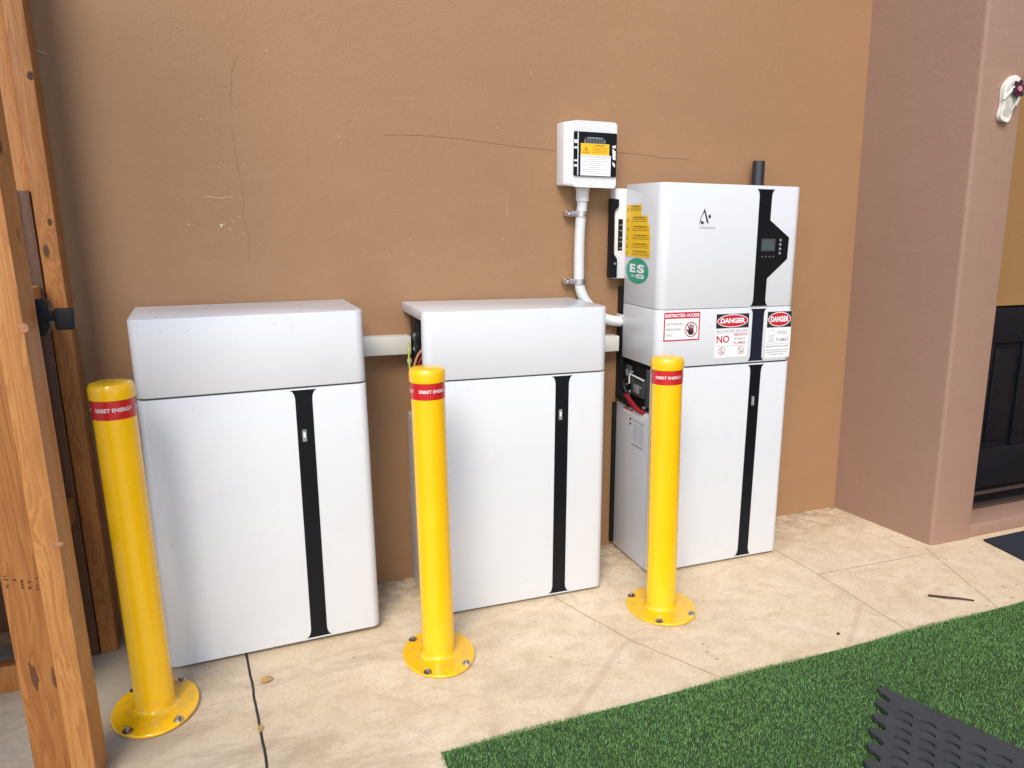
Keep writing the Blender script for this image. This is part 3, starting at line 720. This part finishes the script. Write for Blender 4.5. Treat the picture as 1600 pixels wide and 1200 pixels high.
# resample evenly
N = 1300; res = []
j = 0
for i in range(N):
    d = L[-1]*i/(N-1)
    while j < len(L)-2 and L[j+1] < d: j += 1
    t = (d-L[j])/max(1e-9, L[j+1]-L[j]); res.append(path[j].lerp(path[j+1], t))
bm = nb(); tube(bm, res, lambda i: .0188+.0007*math.cos(i*2*PI/9.0), 20)
cd = obj('conduit', bm, GREYP, None); tag(cd, 'grey corrugated conduit running down from the switch box', 'conduit')
bm = nb(); lathe(bm, [(0, 0), (.0225, 0), (.0235, .003), (.0235, .036), (.026, .037), (.026, .0455), (0, .0455)], 24, (1.443, -.035, 1.358)); obj('gland', bm, WPLAST, cd)
for z, cx in ((1.314, 1.4395), (1.073, 1.436)):
    cs = empty('pipe_clip', (cx, 0, z), label='zinc saddle clip on the grey conduit, %s of the two' % ('upper' if z > 1.2 else 'lower'), cat='pipe clip', group='zinc clips holding the conduit')
    bm = nb()
    n = 18; 
    for k in range(n):
        a0, a1 = PI*2*k/n, PI*2*(k+1)/n
        q = [(.0205*math.cos(a0), -.035+.0205*math.sin(a0)), (.0205*math.cos(a1), -.035+.0205*math.sin(a1)), (.0225*math.cos(a1), -.035+.0225*math.sin(a1)), (.0225*math.cos(a0), -.035+.0225*math.sin(a0))]
        prism(bm, q, top(), -.010, .010)
    obj('band', bm, ZINC, cs)
    bm = nb(); box(bm, -.058, -.0226, -.030, -.026, -.010, .010, .001); box(bm, -.058, -.020, -.0255, 0, -.008, .008, .001); obj_split('tab', bm, ZINC, cs)
    bm = nb(); lathe(bm, [(0, .012), (.006, .011), (.010, .006), (.011, 0)], 12)
    for v in bm.verts: x, y, zz = v.co; v.co = (x-.047, -zz-.0302, y)
    obj_split('screw', bm, ZINC, cs)
    bm = nb()
    for q in ((.002, -.006), (.010, -.006), (.002, .003), (.010, .003)): box(bm, q[0], q[0]+.005, -.0592, -.0572, q[1], q[1]+.003)
    obj_split('slot', bm, DGREY, cs, smooth=False)
cs = empty('pipe_clip', (1.622, 0, .925), label='small white saddle clip beside the inverter stack, below the isolator box', cat='pipe clip', group='zinc clips holding the conduit')
bm = nb(); box(bm, -.012, .02, -.062, -.055, -.002, .022, .001); box(bm, -.012, .02, -.055, 0, .010, .022, .001); obj_split('tab', bm, WPLAST, cs)
bm = nb(); prism(bm, ell(0, .010, .003, .003, 10), front(-.062), .0001, .001); obj_split('screw', bm, DGREY, cs)
# trunking
for x0, x1, z0, z1, lab in ((.56, .805, .843, .902, 'cream cable duct joining the left and middle cabinets'), (1.33, 1.592, .812, .868, 'cream cable duct joining the middle cabinet and inverter stack')):
    t = empty('cable_duct', (x0, 0, z0), label=lab, cat='cable duct', group='cream cable ducts between cabinets')
    bm = nb(); box(bm, 0, x1-x0, -.052, -.001, 0, z1-z0, .0015); obj('duct', bm, CREAM, t)
    bm = nb(); box(bm, 0, x1-x0, -.0645, -.0525, -.001, z1-z0+.001, .0018); obj('duct_cover', bm, CREAM, t)

# ------------------------------------------------------------------ bollards
SY = 1.3
def make_bollard():
    r = empty('bollard', (0, 0, 0))
    bm = nb(); lathe(bm, [(0, 0), (.103, 0), (.105, .002), (.105, .007), (.1035, .009), (0, .009)], 64, sy=SY); bp = obj('base_plate', bm, YELLOW, r)
    bm = nb(); lathe(bm, [(.060, .0092), (.053, .0115), (.049, .016), (.0475, .022), (.0475, .60), (.0475, .858)], 56); obj('post', bm, YELLOW, r)
    bm = nb(); lathe(bm, [(.0482, .852), (.0500, .8535), (.0505, .858), (.0508, .876), (.0495, .884), (.046, .8895), (.036, .8925), (.02, .894), (0, .8945)], 56); obj('cap', bm, YELLOW, r)
    bm = nb(); lathe(bm, [(.0476, .806), (.0481, .8062), (.0481, .8515), (.0476, .8518)], 72); obj('band', bm, RED, r)
    def cyl(u, v, h): a = u/.0482; return ((.0482+h)*math.cos(a), (.0482+h)*math.sin(a), v)
    for k in range(3):
        obj('lettering', text_mesh('SIBBET ENERGY', -.042, .042, .8255, .835, cyl, .0013, .015), WPRINT, r, smooth=False)
    for ax, ay in ((-1, -1), (1, -1), (1, 1), (-1, 1)):
        bm = nb(); lathe(bm, [(0, 0), (.0125, 0), (.0125, .0025), (.009, .0028), (0, .0028)], 20); b_ = obj('washer', bm, ZINC, r); b_.location = (ax*.0575, ay*.098, .0092)
        bm = nb(); lathe(bm, [(.0075, .0), (.0075, .004), (.0065, .006), (.003, .0062), (.0025, .0045), (0, .0045)], 6); q = obj('bolt', bm, BOLT, b_); q.location = (0, 0, .0028); q.rotation_euler = (0, 0, random.random())
        bm = nb(); lathe(bm, [(.0034, .006), (.0034, .012), (.0028, .0132), (0, .0134)], 12); obj('stud', bm, ZINC, b_)
    return r
def dup(root):
    r = root.copy(); COL.objects.link(r)
    for ch_ in list(root.children):
        c = ch_.copy(); COL.objects.link(c); c.parent = r
        for g_ in ch_.children:
            d = g_.copy(); COL.objects.link(d); d.parent = c
    return r
bol = make_bollard()
BL = [((-.010, -.533, .002), -.020, 1.0, 1.0, -85, 'yellow bollard in front of the leftmost cabinet, beside the timber rack'),
      ((.753, -.559, .002), -.015, 1.0, .993, -83, 'yellow bollard in front of the middle cabinet, at its open left side'),
      ((1.528, -.554, .002), -.015, 1.07, .977, -112, 'yellow bollard in front of the tall inverter stack')]
for i, (p, tilt, sxy, sz, ang, lab) in enumerate(BL):
    o = bol if i == 0 else dup(bol)
    o.location = p; o.rotation_euler = (0, tilt, 0); o.scale = (sxy, sxy if i < 2 else 1.0, sz)
    tag(o, lab, 'bollard', 'yellow bollards guarding the cabinets')
    k = 0
    for c in o.children:
        if c.name.startswith('lettering'): c.rotation_euler = (0, 0, math.radians(ang+120*k)); k += 1
        if c.name.startswith('washer'):
            dark = (i == 0 and c.location.x < 0) or (i == 1 and c.location.x < 0 and c.location.y > 0)
            if dark:
                c.material_slots[0].link = 'OBJECT'; c.material_slots[0].material = BOLT

# ------------------------------------------------------------------ timber rack on the left
R_ = empty('timber_rack', (-.15, -.8, 0), label='tall pine timber rack of doubled posts at the left edge', cat='rack')
def loc_box(x0, x1, y0, y1, z0, z1, r=.003):
    bm = nb(); box(bm, x0+.15, x1+.15, y0+.8, y1+.8, z0, z1, r, 2); return bm
def post(name, x0, x1, y0, y1, z0, z1, mat, lean, rz=0, label=None):
    cx, cy = (x0+x1)/2, (y0+y1)/2
    bm = nb(); box(bm, x0-cx, x1-cx, y0-cy, y1-cy, z0, z1, .0035, 2)
    o = obj(name, bm, mat, R_, label=label); o.location = (cx+.15, cy+.8, 0); o.rotation_euler = (0, lean, rz); return o
post('post', -.230, -.156, -.800, -.762, 0, 2.5, WOODM, -.018, -.0)
post('post', -.1555, -.106, -.812, -.724, 0, 2.5, WOODL, -.020, -.115)
post('post', -.180, -.134, -.165, -.075, 0, 2.45, WOODM, -.017)
post('post', -.224, -.181, -.150, -.112, 0, 2.35, WOODL, -.017)
post('board', -.235, -.1815, -.172, -.1505, 0, 1.345, WOODD, -.017)
# rails running back
def rail(name, x0, x1, y0, y1, z0, z1, mat): return obj(name, loc_box(x0, x1, y0, y1, z0, z1), mat, R_)
rail('rail', -.2515, -.207, -.70, -.176, 1.030, 1.100, WOODL)
rail('rail', -.2515, -.195, -.66, -.176, .44, .505, WOODM)
rail('rail', -1.30, -.305, -.298, -.26, .0, .078, WOODM)
rail('rail', -1.30, -.273, -.172, -.134, 1.030, 1.10, WOODM)
rail('back_board', -1.30, -.2725, -.128, -.116, .10, 2.3, WOODD)
rail('light_block_board', -.272, -.252, -.42, -.175, .08, 1.10, WOODD)  # dark board added inside the rack to shade the wall beside it
rail('rail', -1.30, -.236, -.80, -.762, 2.30, 2.39, WOODM)
rail('shelf_board', -1.30, -.273, -.757, -.177, 1.101, 1.12, WOODD)
rail('shelf_board', -1.30, -.273, -.757, -.177, .51, .53, WOODD)
bm = nb(); box(bm, -.243+.15, -.236+.15, -.19+.8, -.178+.8, 1.12, 1.352); obj('white_strip', bm, WPLAST, R_)
bm = nb()                                                       # printed grade stamp, worn
for k in range(5):
    zc = .512-k*.0035
    for q in range(5):
        if random.random() < .2: continue
        x = -.015+k*.0135-.004; z = zc+q*.0065
        stroke(bm, (x+random.uniform(-.002, .001), z), (x+random.uniform(.002, .006), z+random.uniform(-.003, .005)), random.uniform(.0018, .0038), lambda u, v, h: (u-.062, -h-.0002, v), 0, .0005)
obj('grade_stamp', bm, pm('stamp_ink', (.05, .02, .01, 1), .8), R_, smooth=False)
KN = pm('knot_wood', (.05, .02, .01, 1), .7, var=.4, vs=120); PLUG = pm('plug_wood', (.36, .16, .08, 1), .7, var=.2, vs=90); STN = pm('dark_stain', (.10, .035, .012, 1), .8, var=.5, vs=70)
def spot(name, x, z, rx, rz, y, mat, jit=.25, lean=0):
    bm = nb(); n = 14; prism(bm, [(x+.15+rx*math.cos(2*PI*k/n)*random.uniform(1-jit, 1+jit)+lean*math.sin(2*PI*k/n)*rz, z+rz*math.sin(2*PI*k/n)*random.uniform(1-jit, 1+jit)) for k in range(n)], front(y+.8), .0, .0012)
    return obj(name, bm, mat, R_, smooth=False)
KNOTS = [('plug', -.133, 1.064, .0095, .0095, -.8126, PLUG, .05), ('knot', -.170, 1.631, .0065, .011, -.1651, KN), ('knot', -.168, 1.266, .005, .009, -.1651, KN),
         ('stain', -.206, .300, .006, .032, -.8001, STN, .3, -.1), ('stain', -.168, .285, .006, .028, -.8001, STN, .3, -.1), ('knot', -.128, .60, .011, .006, -.8126, PLUG, .2)]
for a_ in KNOTS: spot(*a_)
# clamp
K = empty('bar_clamp', (-.115, -.66, 1.06), label='black clamp bracket sticking out of the timber rack post', cat='clamp')
bm = nb(); prism(bm, [(-.030, .045), (-.005, .048), (.004, .038), (.004, -.012), (-.006, -.032), (-.030, -.034)], lambda u, v, h: (u, -h, v), -.03, .012); bmesh.ops.bevel(bm, geom=list(bm.edges), offset=.002, segments=2, affect='EDGES', profile=.5); obj('bracket', bm, BLACK, K)
bm = nb(); box(bm, -.02, .028, -.028, -.0125, .002, .022, .003); obj('arm', bm, BLACK, K)
bm = nb(); box(bm, .018, .055, -.048, -.0285, -.016, .030, .004, 3); obj('pad', bm, BLACK, K)
bm = nb(); tube(bm, [(-.180, -.006, 1.722), (-.165, -.02, 1.714), (-.148, -.03, 1.708)], .0012, 6); z_ = obj('cable_tie', bm, WPLAST, None); tag(z_, 'short white cable tie end by the rear post of the timber rack', 'cable tie')

# ------------------------------------------------------------------ artificial grass mat
T = empty('grass_mat', (2.5, -1.5, 0), label='green artificial grass mat spread over the patio floor', cat='grass mat')
TURFB = pm('turf_backing', (.02, .05, .012, 1), .9)
bm = nb(); box(bm, -1.855, 3.5, -2.4, .488, .0, .005); obj('backing', bm, TURFB, T, smooth=False)
def blades():
    n = 210000
    # denser where it is seen
    x = .64+np.random.rand(n)*2.5; y = -1.008-np.random.rand(n)**1.15*1.05
    x2 = np.random.rand(25000)*5.3+.64; y2 = -1.008-np.random.rand(25000)*2.8
    x = np.concatenate([x, x2]); y = np.concatenate([y, y2]); n = len(x)
    y += .006*np.sin(x*9)+np.random.randn(n)*.001
    a = np.random.rand(n)*2*np.pi; ln = np.random.uniform(.007, .012, n); wd = np.random.uniform(.0006, .0011, n); lean = np.random.uniform(.3, 1.25, n)
    # gentle lay direction patches
    lay = np.sin(x*5.1+np.sin(y*7))*.35; a = a+lay
    dx, dy = np.cos(a), np.sin(a); h = ln*np.cos(lean); o = ln*np.sin(lean)
    px, py = -dy*wd, dx*wd
    V = np.zeros((n, 3, 3))
    V[:, 0] = np.stack([x-px, y-py, np.full(n, .004)], 1); V[:, 1] = np.stack([x+px, y+py, np.full(n, .004)], 1)
    V[:, 2] = np.stack([x+dx*o, y+dy*o, .004+h], 1)
    V = V.reshape(-1, 3); V[:, 0] -= 2.5; V[:, 1] += 1.5
    me = bpy.data.meshes.new('grass_blades'); me.vertices.add(len(V)); me.vertices.foreach_set('co', V.ravel())
    me.loops.add(3*n); me.loops.foreach_set('vertex_index', np.arange(3*n)); me.polygons.add(n)
    me.polygons.foreach_set('loop_start', np.arange(n)*3); me.polygons.foreach_set('loop_total', np.full(n, 3)); me.update(); me.validate()
    s = NT('turf_blade'); v = s.coord()
    gi = s.n('ShaderNodeNewGeometry')
    c = s.ramp(gi.outputs['Random Per Island'], [(0, (.08, .20, .045, 1)), (.5, (.13, .30, .075, 1)), (.85, (.19, .39, .11, 1)), (1, (.28, .46, .17, 1))])
    big = s.noise(v, 2.3, 3); c = s.mix(s.ramp(big, [(.35, g(.0)), (.7, g(.45))]), c, (.055, .15, .035, 1))
    c = s.mix(s.ramp(s.noise(v, 3, 3), [(.35, g(0)), (.7, g(.5))]), c, (.12, .24, .04, 1))
    s.l(c, s.b.inputs['Base Color']); s.b.inputs['Roughness'].default_value = .5
    return obj('grass_blades', me, s.m, T, smooth=False)
tag(blades(), kind='stuff')

# ------------------------------------------------------------------ rubber mat with slots
RM = plain('grey_rubber', (.040, .043, .048, 1), .7, var=.15, vs=20); v = RM.coord(); RM.bump(RM.noise(v, 500, 2), .3, .001); RUBBER = RM.m
def rubber_mat():
    # lattice coordinates: i along the toothed edge, j away from it; then the affine map to the patio
    e1 = Vector((-.0317, -.0270)); e2 = Vector((.0205, -.0575)); o0 = Vector((1.816, -1.356))
    cu = bpy.data.curves.new('m', 'CURVE'); cu.dimensions = '2D'; cu.fill_mode = 'BOTH'; cu.extrude = .5; cu.resolution_u = 1
    def spl(pts):
        s_ = cu.splines.new('POLY'); s_.points.add(len(pts)-1)
        for p_, (a, b_) in zip(s_.points, pts): p_.co = (a, b_, 0, 1)
        s_.use_cyclic_u = True
    NI, NJ = 15, 11
    out = []
    # toothed left edge j=-1.05 : knobs
    i0, i1 = -1.9, NI+.2; jt = -.72
    per = 1.64; k = i0; out.append((i0, NJ)); out.append((i0, jt-.55))
    k = i0+.05
    while k+per < i1:
        # knob then gap
        for t in range(7):
            a = PI*t/6; out.append((k+.40-.40*math.cos(a), jt-.30-.34*math.sin(a)))
        for t in range(7):
            a = PI*t/6; out.append((k+.40+.82-.42+.0+.42-.40*math.cos(a)+.02, jt-.30+.30*math.sin(a)))
        k += per
    out.append((i1, jt)); out.append((i1, NJ))
    # dedupe near-equal
    o2 = []
    for p_ in out:
        if not o2 or math.dist(p_, o2[-1]) > .02: o2.append(p_)
    # small half teeth along the far edge i=i0
    far = []
    j = NJ
    while j > jt+.2:
        far += [(i0, j), (i0, j-.36), (i0+.16, j-.40), (i0+.16, j-.56), (i0, j-.60)]; j -= .66
    o2 = [q for q in far if q[1] > jt-.3]+o2[1:]
    spl(o2)
    for i in range(NI):
        for j in range(NJ-1):
            if i < 0: continue
            ci, cj = i+.0*j, float(j)
            up_pts, lo = [], []
            for t in range(9):
                u = -.33+.66*t/8; bow = .34*(1-(u/.33)**2)*.5-.05+ .45*u*0
                up_pts.append((ci-bow-.12, cj+u)); lo.append((ci-bow+.19, cj+u))
            spl(up_pts+lo[::-1])
    ob = bpy.data.objects.new('m', cu); me = bpy.data.meshes.new_from_object(ob); bpy.data.objects.remove(ob)
    for v in me.vertices:
        i, j = v.co.x, v.co.y; p_ = o0+e1*i+e2*j
        v.co = (p_.x-1.8, p_.y+1.5, .023 if v.co.z > 0 else .012)
    o = obj('rubber_mat', me, RUBBER, None, smooth=False); o.location = (1.8, -1.5, 0)
    return tag(o, 'dark grey slotted rubber mat with puzzle edge lying on the grass', 'rubber mat')
rubber_mat()
# dark doormat
bm = nb(); prism(bm, [(3.085, -.560), (4.2, -.55), (4.2, -1.0), (3.03, -.985)], top(), .0, .009)
DM = plain('doormat_fibre', (.013, .018, .030, 1), .95, var=.4, vs=200); DM.bump(DM.noise(DM.coord(), 300, 3), .8, .004)
dm = obj('doormat', bm, DM.m, None, smooth=False); tag(dm, 'dark navy doormat in front of the recessed doorway step', 'doormat')

# ------------------------------------------------------------------ flip-flop ornament
O = empty('flip_flop_ornament', (2.918, -.517, 1.668), label='white flip-flop ornament with purple flower hung on the pier', cat='ornament')
def sole(k=1, dz=0):
    pts = []
    for t in range(40):
        a = 2*PI*t/40; z = .5-.5*math.cos(a); s_ = 1 if t < 20 else -1
        wdt = (.030+.012*math.sin(PI*min(1, max(0, (z-.30)/.7)))+.004*math.cos(z*9))*math.sin(a if t < 20 else 2*PI-a)**.42 if 0 < t % 20 else 0
        pts.append((s_*wdt*k, (z*.165-.0825)*k+.083))
    return pts
def otr(u, v, h):
    a = math.radians(-14); y = v-.083; return (u*math.cos(a)-y*math.sin(a)+.018, -h, u*math.sin(a)+y*math.cos(a)+.083)
bm = nb(); prism(bm, sole(), otr, 0, .020); bmesh.ops.bevel(bm, geom=[e for e in bm.edges if e.calc_face_angle(0) > 1], offset=.004, segments=3, affect='EDGES', profile=.5); 
WCER = plain('white_ceramic', (.72, .70, .64, 1), .25, var=.15, vs=35).m
obj('sole', bm, WCER, O)
bm = nb(); prism(bm, sole(.78), otr, .0201, .0215); obj('footbed', bm, pm('grey_ceramic', (.50, .50, .44, 1), .4, var=.3, vs=40), O)
bm = nb(); tube(bm, smooth_path([otr(-.033, .070, .018), otr(-.024, .10, .030), otr(-.004, .128, .032)], 6), .006, 10); tube(bm, smooth_path([otr(.033, .070, .018), otr(.026, .10, .030), otr(.004, .128, .032)], 6), .006, 10); obj_split('strap', bm, WCER, O)
fc = (.006, .118)
for k in range(6):
    a = k*PI/3+.5; bm = nb(); P = []
    for t in range(12):
        q = 2*PI*t/12; u, v_ = .017+.0155*math.cos(q), .0105*math.sin(q); P.append((fc[0]+u*math.cos(a)-v_*math.sin(a), fc[1]+u*math.sin(a)+v_*math.cos(a)))
    prism(bm, P, otr, .034+.001*(k % 2), .038+.001*(k % 2)); obj('petal', bm, PURPLE, O)
bm = nb(); prism(bm, ell(fc[0], fc[1], .010, .010, 14), otr, .0385, .043); obj('flower_centre', bm, PINK, O)

# ------------------------------------------------------------------ litter on the floor
def leaf(name, x, y, L_, W2, ang, label, mat=LEAF, group=None, lift=.004):
    bm = nb(); n = 6; top_, bot = [], []
    for k in range(n+1):
        t = k/n; wv = W2*math.sin(PI*t)**.8*.5+.0003; z = lift*math.sin(PI*t)+.002; px = (t-.5)*L_
        top_.append(bm.verts.new((px, wv, z+.0015))); bot.append(bm.verts.new((px, -wv, z)))
    for k in range(n): bm.faces.new((top_[k], top_[k+1], bot[k+1], bot[k]))
    bmesh.ops.solidify(bm, geom=list(bm.faces), thickness=.0008)
    o = obj(name, bm, mat, None); o.location = (x, y, 0); o.rotation_euler = (0, 0, ang); return tag(o, label, 'leaf', group)
leaf('dry_leaf', .268, -.512, .040, .030, .4, 'pale dry leaf right of the black floor joint, nearer the cabinet', group='dry leaves on the floor', lift=.008)
leaf('dry_leaf', .240, -.735, .034, .014, 1.5, 'narrow dry leaf lying on the black floor joint', group='dry leaves on the floor')
leaf('dry_leaf', 1.968, -.934, .016, .009, .2, 'tiny brown leaf near the edge of the grass mat', TWIG, 'dry leaves on the floor')
bm = nb(); tube(bm, smooth_path([(2.456, -.846, .005), (2.50, -.885, .007), (2.54, -.912, .007), (2.577, -.937, .004)], 5), lambda i: .0045-.0001*i, 8)
tag(obj('twig', bm, TWIG, None), 'dark reddish twig on the beige floor near the grass mat', 'twig')
